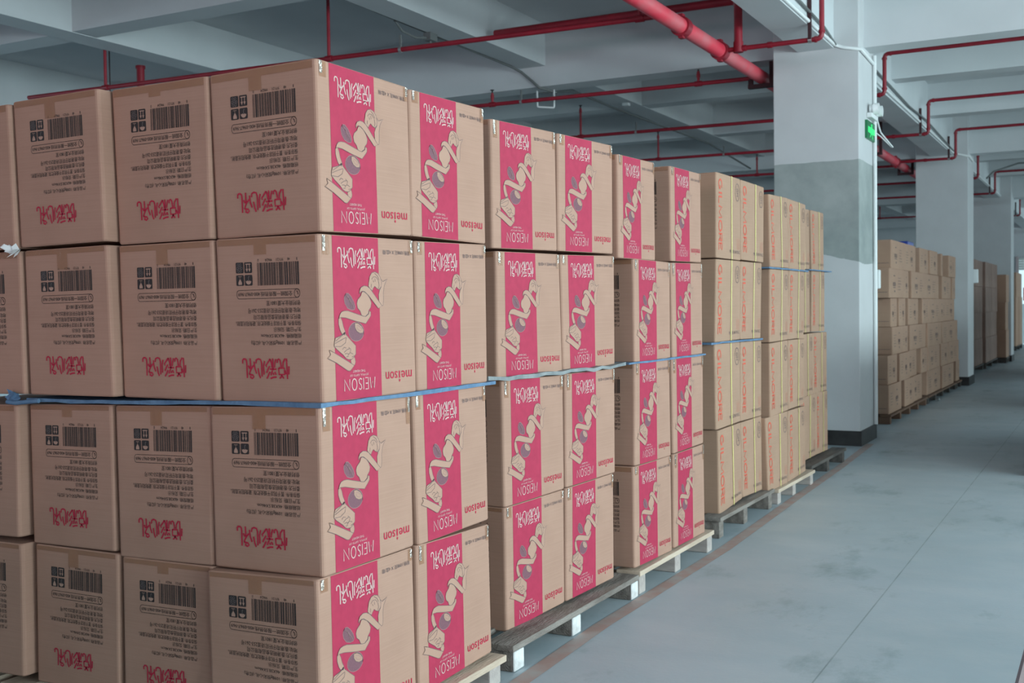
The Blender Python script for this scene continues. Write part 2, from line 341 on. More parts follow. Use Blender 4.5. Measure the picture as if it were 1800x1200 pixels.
# short capped stand pipe far left, above the boxes
r_ = empty('header_pipe', (-7.1, 6.25, 3.5), 'thick dark red pipe with a short capped riser above the left cartons', 'pipe')
b = MB(); b.tube([(-7.6, 6.27, 3.46), (-6.75, 6.25, 3.46)], .05, M['pipe'], 14); b.build('pipe', r_, (-7.1, 6.25, 3.46))
b = MB(); b.tube([(-7.13, 6.25, 3.46), (-7.13, 6.25, 3.83)], .04, M['pipe'], 16); b.tube([(-7.13, 6.25, 3.83), (-7.13, 6.25, 3.86)], .05, M['pipe'], 16); b.build('capped_riser', r_, (-7.13, 6.25, 3.5))
for x in (-7.58,): b = MB(); b.tube([(x, 6.25, 3.5), (x, 6.25, SL)], .006, M['iron'], 8); b.build('hanger_rod', r_, (x, 6.25, 3.5))

# cables and small ceiling fittings
b = MB(); b.tube([(-3.72, -2, 3.83), (-3.72, 5.5, 3.83), (-3.72, 6.3, 3.82), (-3.71, 8.05, 3.80), (-3.66, 8.19, 3.76), (-3.52, 8.19, 3.64), (-3.46, 8.2, 3.58), (-3.4, 8.5, 3.57)], .014, M['cable'], 8)
meta(b.build('ceiling_cable', None, (-3.72, 5, 3.8)), 'grey cable along the joist that bends down over the big cross beam', 'cable')
b = MB(); b.tube([(-3.72, 8.6, 3.62), (-3.72, 9.6, 3.80), (-3.73, 11.0, 3.79), (-3.7, 11.8, 3.78), (-3.69, 14.5, 3.79), (-3.6, 16.4, 3.6)], .014, M['cable'], 8)
b.tube([(-3.0, 16.5, 3.8), (-2.9, 16.5, 3.7), (-2.85, 16.5, 3.45)], .012, M['cable'], 8)
meta(b.build('ceiling_cable', None, (-3.72, 11, 3.8)), 'grey cable along the joist beyond the big cross beam', 'cable')
b = MB(); b.box(-3.72, -3.64, 6.38, 6.50, 3.73, 3.80, M['cable']); b.tube([(-3.74, 5.95, 3.82), (-3.76, 6.1, 3.76), (-3.72, 6.25, 3.73), (-3.69, 6.38, 3.75)], .012, M['cable'], 8); b.tube([(-3.68, 6.44, 3.73), (-3.68, 6.44, 3.67)], .012, M['cable'], 8)
meta(b.build('junction_box', None, (-3.68, 6.44, 3.76), bevel=.006), 'small grey junction box with looped cable under the joist', 'junction box')
b = MB(); b.tube(arc([(-3.58, 8.4, 3.6), (-3.58, 8.4, 3.42), (-3.40, 8.44, 3.40), (-3.40, 8.44, 3.6)], .02), .010, M['paintw'], 8)
meta(b.build('lamp_hook', None, (-3.5, 8.4, 3.5)), 'small white U shaped hook hanging under the big cross beam', 'hook')
b = MB(); b.box(-3.53, -3.45, 10.62, 10.70, 3.765, 3.80, M['paintw']); meta(b.build('ceiling_sensor', None, (-3.49, 10.66, 3.78), bevel=.006), 'tiny white fitting by the third sprinkler branch', 'fitting')
b = MB(); b.tube([(-.372, -2, 3.62), (-.372, 6.2, 3.60), (-.372, 7.96, 3.60), (-.30, 7.985, 3.57), (-.15, 7.99, 3.54), (-.15, 8.6, 3.52)], .016, M['paintw'], 8)
meta(b.build('beam_conduit', None, (-.37, 5, 3.6)), 'white conduit along the bottom edge of the long beam before the first column', 'conduit')
b = MB(); b.tube([(-.36, 5.2, 3.78), (-.36, 6.4, 3.69), (-.36, 7.5, 3.66), (-.36, 7.95, 3.60)], .011, M['cable'], 8)
meta(b.build('beam_cable', None, (-.36, 6, 3.7)), 'thin grey cable sagging on the side of the long beam before the first column', 'cable')
b = MB(); b.tube([(-.372, 8.75, 3.62), (-.372, 16.3, 3.60), (-.15, 16.36, 3.54), (-.15, 16.9, 3.52)], .016, M['paintw'], 8)
meta(b.build('beam_conduit', None, (-.37, 12, 3.6)), 'white conduit along the long beam between the first and second columns', 'conduit')
b = MB(); b.tube([(-.36, 9.6, 3.72), (-.355, 12, 3.66), (-.355, 13.4, 3.69), (-.355, 16.2, 3.62)], .011, M['cable'], 8)
meta(b.build('beam_cable', None, (-.36, 12, 3.7)), 'thin grey cable on the long beam between the first and second columns', 'cable')
b = MB(); b.tube([(-.372, 17.2, 3.60), (-.372, 24.3, 3.60)], .016, M['paintw'], 8); meta(b.build('beam_conduit', None, (-.37, 20, 3.6)), 'white conduit along the long beam beyond the second column', 'conduit')
b = MB(); b.tube([(-.30, 20.6, 3.62), (-.2, 20.8, 3.76), (.2, 21.2, 3.93), (.9, 21.4, 3.95), (3.5, 21.5, 3.94)], .016, M['cable'], 8)
meta(b.build('hanging_cable', None, (.3, 21, 3.9)), 'grey cable curving up from the beam behind the second column', 'cable')
b = MB(); b.tube([(0.02, 31.3, 3.4), (.3, 31.4, 3.47), (1.2, 31.5, 3.62), (2.4, 31.5, 3.8)], .018, M['cable'], 8)
meta(b.build('hanging_cable', None, (.6, 31.4, 3.5)), 'grey cable drooping near the third column', 'cable')

# exit sign and twin emergency lamp on the first column
X0 = -.166
r_ = empty('exit_sign', (X0, 8.43, 2.87), 'green lit running man exit sign on the side of the first column', 'sign')
b = MB(); b.box(X0, X0+.025, 8.25, 8.61, 2.79, 2.955, M['greend']); b.build('housing', r_, (X0, 8.43, 2.87), bevel=.004)
b = MB(); xx = X0+.0265
def pl(mb, pts, x, m): mb.add([(x, p[0], p[1]) for p in pts], [tuple(range(len(pts)))], m)
pl(b, [(8.27, 2.845), (8.59, 2.845), (8.59, 2.90), (8.27, 2.90)], xx, M['green'])
cx = 8.43
for P in ([(cx-.02, 2.90), (cx+.03, 2.90), (cx+.03, 2.935), (cx-.02, 2.935)], [(cx-.03, 2.90), (cx+.04, 2.90), (cx+.03, 2.84), (cx-.02, 2.84)], [(cx-.03, 2.85), (cx+.0, 2.85), (cx-.06, 2.805), (cx-.08, 2.81)], [(cx+.01, 2.85), (cx+.04, 2.85), (cx+.07, 2.80), (cx+.045, 2.80)]): pl(b, P, xx+.0006, M['green'])
b.build('running_man', r_, (X0, 8.43, 2.87))
r_ = empty('emergency_lamp', (X0, 8.48, 3.02), 'white twin head emergency lamp above the exit sign', 'lamp')
b = MB(); b.box(X0, X0+.05, 8.33, 8.63, 2.985, 3.03, M['paintw']); b.build('housing', r_, (X0, 8.48, 3.0), bevel=.006)
for y in (8.40, 8.57):
    b = MB(); b.tube([(X0+.05, y, 3.07), (X0+.09, y, 3.07), (X0+.10, y, 3.07)], .05, M['lamp'], 20); b.tube([(X0+.02, y, 3.07), (X0+.055, y, 3.07)], .04, M['paintw'], 16); b.build('lamp_head', r_, (X0, y, 3.07))
b = MB(); b.tube([(X0+.04, 8.63, 3.0), (X0+.05, 8.75, 2.9), (X0+.10, 9.1, 2.8)], .008, M['paintw'], 8); b.tube([(X0+.02, 8.63, 2.89), (X0+.04, 8.8, 2.87), (X0+.09, 9.1, 2.8)], .006, M['paintw'], 8)
meta(b.build('lamp_lead', None, (X0, 8.7, 2.9)), 'white lead dangling beside the exit sign', 'cable')
b = MB(); b.box(-.19, -.12, 8.70, 8.76, 1.42, 1.60, M['paintw']); meta(b.build('socket_box', None, (-.15, 8.73, 1.5), bevel=.01), 'small white socket box on the far edge of the first column', 'socket')
b = MB(); b.box(-.19, -.10, 17.1, 17.16, 1.60, 1.82, M['paintw']); meta(b.build('socket_box', None, (-.15, 17.13, 1.7), bevel=.01), 'small white socket box on the edge of the second column', 'socket')

# ---------------------------------------------------------------- floor line
b = MB(); pts = [(-.5, .085), (.9, .08), (1.7, .05), (3.3, .055), (4.3, .02), (5.2, -.01), (6.6, -.05), (8.2, -.12)]
vs = []; fs = []
for i, (y, x) in enumerate(pts): vs += [(x-.03, y, .0012), (x+.035, y, .0012)]
for i in range(len(pts)-1): fs.append((2*i, 2*i+1, 2*i+3, 2*i+2))
b.add(vs, fs, M['tapeline']); meta(b.build('floor_marking', None, (0, 3, 0)), 'worn reddish line painted on the floor beside the pallets', 'floor marking')

# ---------------------------------------------------------------- pallets
def pallet(x1, y0, y1, zt, wood, strs, label, depth=1.15, end=None, sw=.075, wood2=None):
    """boards run along the aisle, stringers run in from the aisle edge at x1"""
    wood2 = wood2 or wood
    r_ = empty('wooden_pallet', (x1-depth/2, (y0+y1)/2, 0), label, 'pallet', 'wooden pallets under the cartons')
    x = x1
    while x > x1-depth+.09:
        b = MB(); b.box(x-.115, x, y0, y1, zt-.024, zt-.001, wood); b.build('deck_board', r_, (x-.05, (y0+y1)/2, zt-.02), bevel=.003); x -= .165
    for y in strs:
        b = MB(); b.box(x1-depth+.02, x1-.012, y-sw/2, y+sw/2, 0.0005, zt-.0245, wood2)
        if end: b.box(x1-.012, x1-.003, y-sw/2, y+sw/2, .002, zt-.026, end)
        b.build('stringer', r_, (x1-depth/2, y, 0), bevel=.004)
pallet(.035, -.03, .945, .092, M['wood_l'], (.02, .45, .885), 'pale wooden pallet under the nearest stack of pink striped cartons', wood2=M['wood_p'])
pallet(-1.16, -.03, .945, .100, M['wood_l'], (.02, .45, .885), 'pale wooden pallet under the cartons cut off at the left edge')
pallet(.02, 1.02, 2.19, .098, M['wood_g'], (1.07, 1.55, 2.15), 'weathered grey pallet with white painted ends under the second stack', end=M['chalk'])
pallet(.02, 2.205, 3.24, .108, M['wood_l'], (2.26, 2.72, 3.20), 'pale splintered pallet under the third stack of pink striped cartons', wood2=M['wood_p'])
pallet(-.035, 3.52, 4.62, .118, M['wood_g'], (3.57, 4.03, 4.56), 'weathered pallet with rounded ends under the fourth stack, yellow strapped cartons')
pallet(-.03, 4.70, 5.68, .100, M['wood_l'], (4.76, 5.14, 5.63), 'pale pallet under the fifth stack, yellow strapped cartons', wood2=M['wood_p'])
pallet(-.07, 5.75, 6.93, .113, M['wood_d'], (5.80, 6.33, 6.87), 'dark pallet sticking out beyond the last yellow strapped stack')

# ---------------------------------------------------------------- print shapes
_cache = {}
def glyphs(body, fat=0.0):
    """triangulated outlines of a line of writing, scaled to a unit box"""
    k = (body, fat)
    if k not in _cache:
        c = bpy.data.curves.new('w', 'FONT'); c.body = body; c.resolution_u = 2; c.offset = fat
        o = bpy.data.objects.new('w', c); COL.objects.link(o)
        me = bpy.data.meshes.new_from_object(o.evaluated_get(bpy.context.evaluated_depsgraph_get()))
        vs = [(v.co.x, v.co.y) for v in me.vertices]; fs = [tuple(p.vertices) for p in me.polygons]
        x0 = min(v[0] for v in vs); x1 = max(v[0] for v in vs); y0 = min(v[1] for v in vs); y1 = max(v[1] for v in vs)
        _cache[k] = ([((a-x0)/(x1-x0), (b_-y0)/(y1-y0)) for a, b_ in vs], fs)
        bpy.data.objects.remove(o); bpy.data.curves.remove(c); bpy.data.meshes.remove(me)
    return _cache[k]

class Print:
    """flat print in face coordinates: u runs right, v runs down, h is the ink layer"""
    def __init__(s): s.items = []
    def poly(s, pts, m, h=1): s.items.append(([tuple(p) for p in pts], [tuple(range(len(pts)))], m, h))
    def rect(s, u0, v0, u1, v1, m, h=1): s.poly([(u0, v0), (u1, v0), (u1, v1), (u0, v1)], m, h)
    def text(s, body, u0, v0, u1, v1, m, h=3, turn=180, fat=0):
        vs, fs = glyphs(body, fat)
        if turn == 180: q = [(u1-x*(u1-u0), v0+y*(v1-v0)) for x, y in vs]
        elif turn == 90: q = [(u0+y*(u1-u0), v0+x*(v1-v0)) for x, y in vs]
        else: q = [(u0+x*(u1-u0), v1-y*(v1-v0)) for x, y in vs]
        s.items.append((q, fs, m, h))
    def stroke(s, pts, w, m, h=3, ar=1.0):
        """line of width w (in u units); ar = face width / face height"""
        P = [Vector((p[0], p[1]/ar)) for p in pts]; n = len(P); L = []; R = []
        for i in range(n):
            d = (P[min(i+1, n-1)]-P[max(i-1, 0)])
            if d.length < 1e-9: d = Vector((1, 0))
            d.normalize(); o = Vector((-d.y, d.x))*w/2; L.append(P[i]+o); R.append(P[i]-o)
        q = [(p.x, p.y*ar) for p in L+R]
        s.items.append((q, [(i, i+1, n+i+1, n+i) for i in range(n-1)], m, h))
    def ring(s, cu, cv, ru, rv, w, m, h=3, ar=1.0, n=24, a0=0, a1=1):
        s.stroke([(cu+ru*math.cos(2*math.pi*(a0+(a1-a0)*i/n)), cv+rv*math.sin(2*math.pi*(a0+(a1-a0)*i/n))) for i in range(n+1)], w, m, h, ar)

ART = {'tail': [(0.585, 0.415), (0.583, 0.358), (0.597, 0.329), (0.614, 0.31), (0.608, 0.271), (0.602, 0.252), (0.632, 0.276), (0.658, 0.268), (0.685, 0.258), (0.666, 0.276), (0.648, 0.3), (0.636, 0.343), (0.636, 0.391), (0.63, 0.425), (0.616, 0.43)],
 'nut': [(0.481, 0.282), (0.49, 0.249), (0.515, 0.222), (0.548, 0.215), (0.581, 0.224), (0.604, 0.247), (0.617, 0.281), (0.61, 0.31), (0.589, 0.326), (0.564, 0.319), (0.544, 0.305), (0.527, 0.319), (0.516, 0.334), (0.491, 0.32), (0.477, 0.305)],
 'bandA': [(0.383, 0.332), (0.395, 0.315), (0.428, 0.303), (0.459, 0.306), (0.491, 0.32), (0.616, 0.429), (0.575, 0.445), (0.473, 0.362), (0.434, 0.339), (0.41, 0.336), (0.394, 0.341), (0.386, 0.353), (0.382, 0.353)],
 'peanut': [(0.393, 0.367), (0.406, 0.343), (0.426, 0.339), (0.465, 0.357), (0.488, 0.381), (0.503, 0.41), (0.494, 0.438), (0.473, 0.457), (0.468, 0.475), (0.435, 0.494), (0.411, 0.493), (0.396, 0.484), (0.385, 0.46), (0.359, 0.441), (0.352, 0.413), (0.361, 0.39)],
 'date': [(0.231, 0.366), (0.247, 0.35), (0.27, 0.35), (0.299, 0.371), (0.325, 0.404), (0.336, 0.432), (0.327, 0.45), (0.296, 0.452), (0.258, 0.44), (0.233, 0.412), (0.226, 0.385)],
 'bandC': [(0.168, 0.501), (0.177, 0.48), (0.196, 0.462), (0.223, 0.456), (0.257, 0.456), (0.412, 0.491), (0.439, 0.494), (0.472, 0.478), (0.477, 0.459), (0.493, 0.466), (0.492, 0.488), (0.475, 0.506), (0.437, 0.538), (0.332, 0.52), (0.233, 0.498), (0.187, 0.495)],
 'bandD': [(0.165, 0.503), (0.187, 0.495), (0.201, 0.519), (0.211, 0.552), (0.229, 0.584), (0.221, 0.603), (0.191, 0.592), (0.177, 0.569), (0.165, 0.537)],
 'hazel': [(0.418, 0.588), (0.413, 0.606), (0.401, 0.622), (0.383, 0.634), (0.361, 0.641), (0.337, 0.643), (0.313, 0.64), (0.291, 0.631), (0.275, 0.617), (0.265, 0.601), (0.262, 0.583), (0.266, 0.565), (0.278, 0.55), (0.296, 0.537), (0.317, 0.529), (0.342, 0.527), (0.366, 0.53), (0.387, 0.539), (0.404, 0.553), (0.415, 0.569)],
 'hcap': [(0.327, 0.531), (0.355, 0.532), (0.393, 0.552), (0.412, 0.576), (0.407, 0.594), (0.375, 0.596), (0.345, 0.583), (0.326, 0.559)],
 'walnut': [(0.122, 0.636), (0.13, 0.618), (0.175, 0.608), (0.198, 0.6), (0.221, 0.584), (0.237, 0.603), (0.329, 0.671), (0.327, 0.722), (0.307, 0.74), (0.283, 0.753), (0.252, 0.752), (0.23, 0.745), (0.2, 0.721), (0.142, 0.687), (0.117, 0.667)],
 'fold': [(0.275, 0.757), (0.307, 0.738), (0.318, 0.745), (0.323, 0.769), (0.316, 0.787), (0.304, 0.791), (0.282, 0.78)],
 'bandE': [(0.068, 0.688), (0.104, 0.701), (0.308, 0.791), (0.28, 0.813), (0.264, 0.823), (0.242, 0.82), (0.131, 0.766), (0.05, 0.736), (0.081, 0.716)]}
LINES = [[(0.51, 0.263), (0.531, 0.246), (0.559, 0.248), (0.579, 0.267)],
 [(0.526, 0.267), (0.533, 0.281)],
 [(0.546, 0.257), (0.55, 0.277)],
 [(0.508, 0.291), (0.503, 0.315)],
 [(0.583, 0.271), (0.59, 0.3), (0.581, 0.319)],
 [(0.544, 0.224), (0.576, 0.243), (0.591, 0.267)],
 [(0.246, 0.362), (0.276, 0.385), (0.305, 0.417), (0.32, 0.441)],
 [(0.261, 0.366), (0.29, 0.413), (0.297, 0.436)],
 [(0.346, 0.546), (0.373, 0.553), (0.396, 0.57), (0.384, 0.582), (0.353, 0.572), (0.344, 0.555)],
 [(0.129, 0.636), (0.182, 0.611), (0.221, 0.593)],
 [(0.125, 0.65), (0.204, 0.625), (0.235, 0.617)],
 [(0.124, 0.668), (0.18, 0.67), (0.226, 0.649), (0.235, 0.621)],
 [(0.194, 0.689), (0.21, 0.676), (0.232, 0.681)],
 [(0.208, 0.708), (0.24, 0.691), (0.263, 0.687)],
 [(0.246, 0.728), (0.269, 0.71), (0.3, 0.721)],
 [(0.23, 0.736), (0.253, 0.733)],
 [(0.284, 0.739), (0.315, 0.731)],
 [(0.255, 0.677), (0.278, 0.692), (0.27, 0.706)],
 [(0.216, 0.717), (0.239, 0.714), (0.254, 0.719)]]
# the four brush characters, traced as strokes in the unit box of the title (as printed, upside down)
TX = lambda L: [((x-385)/730, (y-580)/315) for x, y in L]
TITLE = [TX(l) for l in [
 [(390, 660), (390, 610), (405, 590), (432, 590), (450, 612), (455, 660), (455, 885)],
 [(510, 582), (515, 735)], [(478, 690), (488, 715), (505, 742)], [(562, 688), (525, 735), (500, 790), (488, 825)], [(488, 825), (545, 838), (560, 865), (535, 890), (505, 872), (512, 848)],
 [(570, 630), (580, 740), (605, 815)], [(600, 660), (608, 605), (640, 588), (675, 600), (688, 650), (690, 860)], [(630, 730), (645, 830), (665, 885)], [(735, 620), (717, 700), (722, 830)],
 [(820, 590), (790, 640), (755, 690), (768, 712)], [(812, 698), (785, 750), (762, 800)], [(812, 785), (785, 850), (762, 890)], [(822, 590), (842, 650), (850, 720)], [(862, 582), (862, 760)], [(912, 592), (895, 650), (888, 720)],
 [(818, 745), (915, 745)], [(858, 765), (840, 800), (828, 840)], [(866, 800), (872, 835)], [(888, 785), (908, 830)], [(820, 888), (870, 868), (915, 865)],
 [(932, 650), (936, 605), (955, 590), (975, 610), (990, 715)], [(1056, 582), (1022, 640), (1015, 715)], [(950, 728), (1035, 728), (1040, 825), (955, 825), (950, 728)], [(998, 828), (985, 860), (962, 888)], [(985, 838), (1010, 860), (1025, 888)],
 [(1075, 582), (1082, 895)], [(1045, 762), (1062, 822)], [(1110, 700), (1104, 825)]]]
def title(p, u0, v0, u1, v1, m, w, ar):
    for l in TITLE: p.stroke([(u0+x*(u1-u0), v0+y*(v1-v0)) for x, y in l], w, m, 4, ar)

def pink_side():
    p = Print(); ar = 1.0
    p.rect(.125, .004, .593, .996, M['pink'], 1)
    title(p, .172, .072, .553, .198, M['white'], .0085, ar)
    p.text('规格:1098克 X 4盒/箱', .64, .075, .948, .104, M['line'])
    L_ = [[[(0, 1), (.03, 0), (.08, .62), (.13, 0), (.16, 1)]], [[(.31, 0), (.22, 0), (.22, 1), (.31, 1)], [(.22, .5), (.30, .5)]], [[(.37, 0), (.37, 1)]],
          [[(.51, .12), (.47, 0), (.43, .14), (.45, .4), (.50, .58), (.515, .82), (.47, 1), (.42, .88)]], [[(.655+.075*math.cos(a_*math.pi/8), .5+.5*math.sin(a_*math.pi/8)) for a_ in range(17)]], [[(.80, 1), (.80, 0), (.96, 1), (.96, 0)]]]
    for c_ in L_:
        for l in c_: p.stroke([(.519-x*.314/.96, .943-y*.070) for x, y in l], .0066, M['white'], 4, ar)
    p.text('JOYFUL GIFTS OF', .262, .842, .452, .858, M['white'], 4); p.text('THE HEART', .292, .820, .421, .834, M['white'], 4)
    p.text('me', .815, .850, .936, .896, M['red'], 3, fat=.006); p.text('\u0131', .786, .850, .800, .896, M['red'], 3, fat=.006); p.text('son', .639, .850, .771, .896, M['red'], 3, fat=.006)
    p.poly([(.785, .906), (.793, .902), (.801, .906), (.800, .916), (.793, .922), (.786, .916)], M['red'], 3)
    order = [('tail', 'cream', 2), ('nut', 'cream', 3), ('date', 'plum', 2), ('peanut', 'cream', 3), ('bandA', 'cream', 4), ('hazel', 'plum', 2), ('hcap', 'cream', 3), ('bandD', 'cream', 3), ('bandC', 'cream', 4), ('fold', 'cream', 2), ('walnut', 'cream', 3), ('bandE', 'cream', 4)]
    for k, m, h in order:
        p.poly(ART[k], M[m], h); p.stroke(ART[k]+ART[k][:2], .0032, M['line'] if m == 'cream' else M['plum2'], h+.5, ar)
    for l in LINES: p.stroke(l, .003, M['line'] if l[0][1] < .34 or l[0][1] > .6 else M['plum2'], 5, ar)
    return p

def code_side():
    p = Print(); ar = .385/.46; rnd = random.Random(4)
    K = M['black']
    u = .416
    while u < .808:
        w = rnd.choice([.0045, .0045, .008, .012]); p.rect(u, .155, min(u+w, .813), .292, K, 2); u += w+rnd.choice([.004, .004, .0065, .009])
    for t, a, c in (('0', .42, .432), ('99624', .495, .56), ('97121', .60, .665), ('48', .705, .728), ('1', .79, .796)): p.text(t, a, .131, c, .148, K)
    for (a, c) in ((.207, .281), (.290, .365)):
        for (e_, g_) in ((.148, .214), (.225, .290)):
            p.poly([(a+.006, e_), (c-.006, e_), (c, e_+.005), (c, g_-.005), (c-.006, g_), (a+.006, g_), (a, g_-.005), (a, e_+.005)], K, 2)
    B = M['cream2']
    for du, dv in ((0, 0), (.02, .004), (-.02, .004), (.01, -.017), (-.012, -.017), (.011, .021), (-.011, .021)): p.ring(.244+du, .180+dv, .008, .008, .002, M['grey'], 4, ar, 10)
    p.rect(.303, .157, .352, .163, B, 3)
    for c in (.315, .341): p.rect(c-.003, .163, c+.003, .190, B, 3); p.poly([(c-.011, .188), (c+.011, .188), (c, .208)], B, 3)
    p.rect(.228, .233, .262, .2355, B, 3); p.rect(.2435, .2355, .2465, .254, B, 3); p.poly([(.240, .252), (.250, .252), (.262, .270), (.262, .284), (.228, .284), (.228, .270)], B, 3)
    p.poly([(.303, .259)]+[(.3275+.0265*math.cos(math.pi*i/10), .262+.022*math.sin(math.pi*i/10)) for i in range(10, -1, -1)]+[(.345, .264), (.336, .258), (.3275, .264), (.318, .258), (.309, .264)], B, 3)
    p.stroke([(.3275, .260), (.3275, .238), (.332, .233), (.337, .238)], .003, M['grey'], 3, ar)
    # pill with telephone
    r = .026; q = [(.229+.022*math.cos(math.pi*(.5+i/10)), .344+r*math.sin(math.pi*(.5+i/10))) for i in range(11)]+[(.789+.022*math.cos(math.pi*(-.5+i/10)), .344+r*math.sin(math.pi*(-.5+i/10))) for i in range(11)]
    p.stroke(q+q[:1], .0035, K, 3, ar); p.ring(.785, .344, .026, .025, .0035, K, 3, ar); p.stroke([(.780, .330), (.790, .336), (.795, .352)], .006, K, 3, ar)
    p.text('全国统一服务热线:400-0967-969', .222, .330, .742, .359, K)
    for t, a, e_, g_ in (('依时商业大厦1801室', .492, .386, .417), ('地址:香港湾仔轩尼诗道253-261号', .31, .430, .461), ('委托方:香港明选食品有限公司', .365, .468, .499), ('保存条件: 置于阴凉干燥处贮存, 避免阳光直射。', .185, .506, .537),
                         ('生产日期: 见标示', .552, .545, .574), ('纸箱规格: 46X38.5X46cm', .43, .585, .612), ('产品名称: 1098g悦彩心礼 (红色)', .33, .623, .654)): p.text(t, a, e_, .813, g_, K)
    title(p, .235, .733, .69, .858, M['red'], .0125, ar)
    return p

def word_side():
    p = Print(); ar = 1.0
    ov = lambda a, b_, cx_, rx: [(cx_+rx*math.cos(math.radians(a+(b_-a)*i_/14)), .5+.5*math.sin(math.radians(a+(b_-a)*i_/14))) for i_ in range(15)]
    for x0_, w_, ls in ((0, .135, [ov(50, 325, .5, .5)+[(1, .45), (.6, .45)]]), (.175, .03, [[(.5, 0), (.5, 1)]]), (.245, .095, [[(0, 1), (0, 0), (1, 0)]]), (.38, .165, [[(0, 0), (.06, 1), (.5, .1), (.94, 1), (1, 0)]]),
                        (.585, .145, [ov(0, 360, .5, .5)]), (.77, .105, [[(0, 0), (0, 1), (.8, .97), (.98, .75), (.8, .5), (0, .47)], [(.5, .48), (1, 0)]]), (.905, .095, [[(1, 1), (0, 1), (0, 0), (1, 0)], [(0, .52), (.85, .52)]])):
        for l in ls: p.stroke([(.085+y*.125, .075+(x0_+x*w_)*.83) for x, y in l], .023, M['orange'], 3, ar)
    p.text('DONG TAI CO', .235, .62, .252, .88, M['orangel'], 2, 90)
    p.ring(.85, .175, .085, .105, .009, M['line'], 3, ar); p.text('GM', .815, .125, .885, .225, M['line'], 3, 90)
    for i, v in enumerate((.76, .80, .84)): p.text('LOTION', .82+.045*i, .74, .85+.045*i, .87, M['orangel'], 2, 90)
    p.text('MADE IN P.R.C', .52, .885, .95, .925, M['line'], 3, 0)
    return p
M['cream2'] = mat('unprinted_board_icon', (.42, .26, .20), .75)
M['grey'] = mat('thin_icon_line', (.25, .20, .19), .75)
M['orangel'] = mat('faded_orange_print', (.52, .19, .13), .7)

def small_marks(seed):
    p = Print(); rnd = random.Random(seed); k = rnd.random()
    c = .62 if k < .5 else .30
    for i in range(7): p.rect(c-.09+.028*i, .46, c-.09+.028*i+.014, .60, M['line'], 2)
    p.rect(c-.08, .63, c+.09, .655, M['line'], 2); p.rect(c-.04, .22, c+.04, .26, M['line'], 2); p.rect(c+.0, .74, c+.06, .80, M['line'], 2)
    for i in range(5): p.rect(.12 if c > .5 else .55, .30+.1*i, (.12 if c > .5 else .55)+.12+.1*rnd.random(), .315+.1*i, M['line'], 2)
    return p

PINK, CODE = None, None
def front_marks():
    p = Print(); p.rect(.10, .18, .30, .30, M['line'], 2); p.rect(.12, .195, .28, .285, M['kraft3'], 3); p.rect(.17, .22, .23, .26, M['line'], 4)
    p.rect(.55, .80, .95, .815, M['line'], 2); p.rect(.50, .86, .70, .875, M['line'], 2); return p

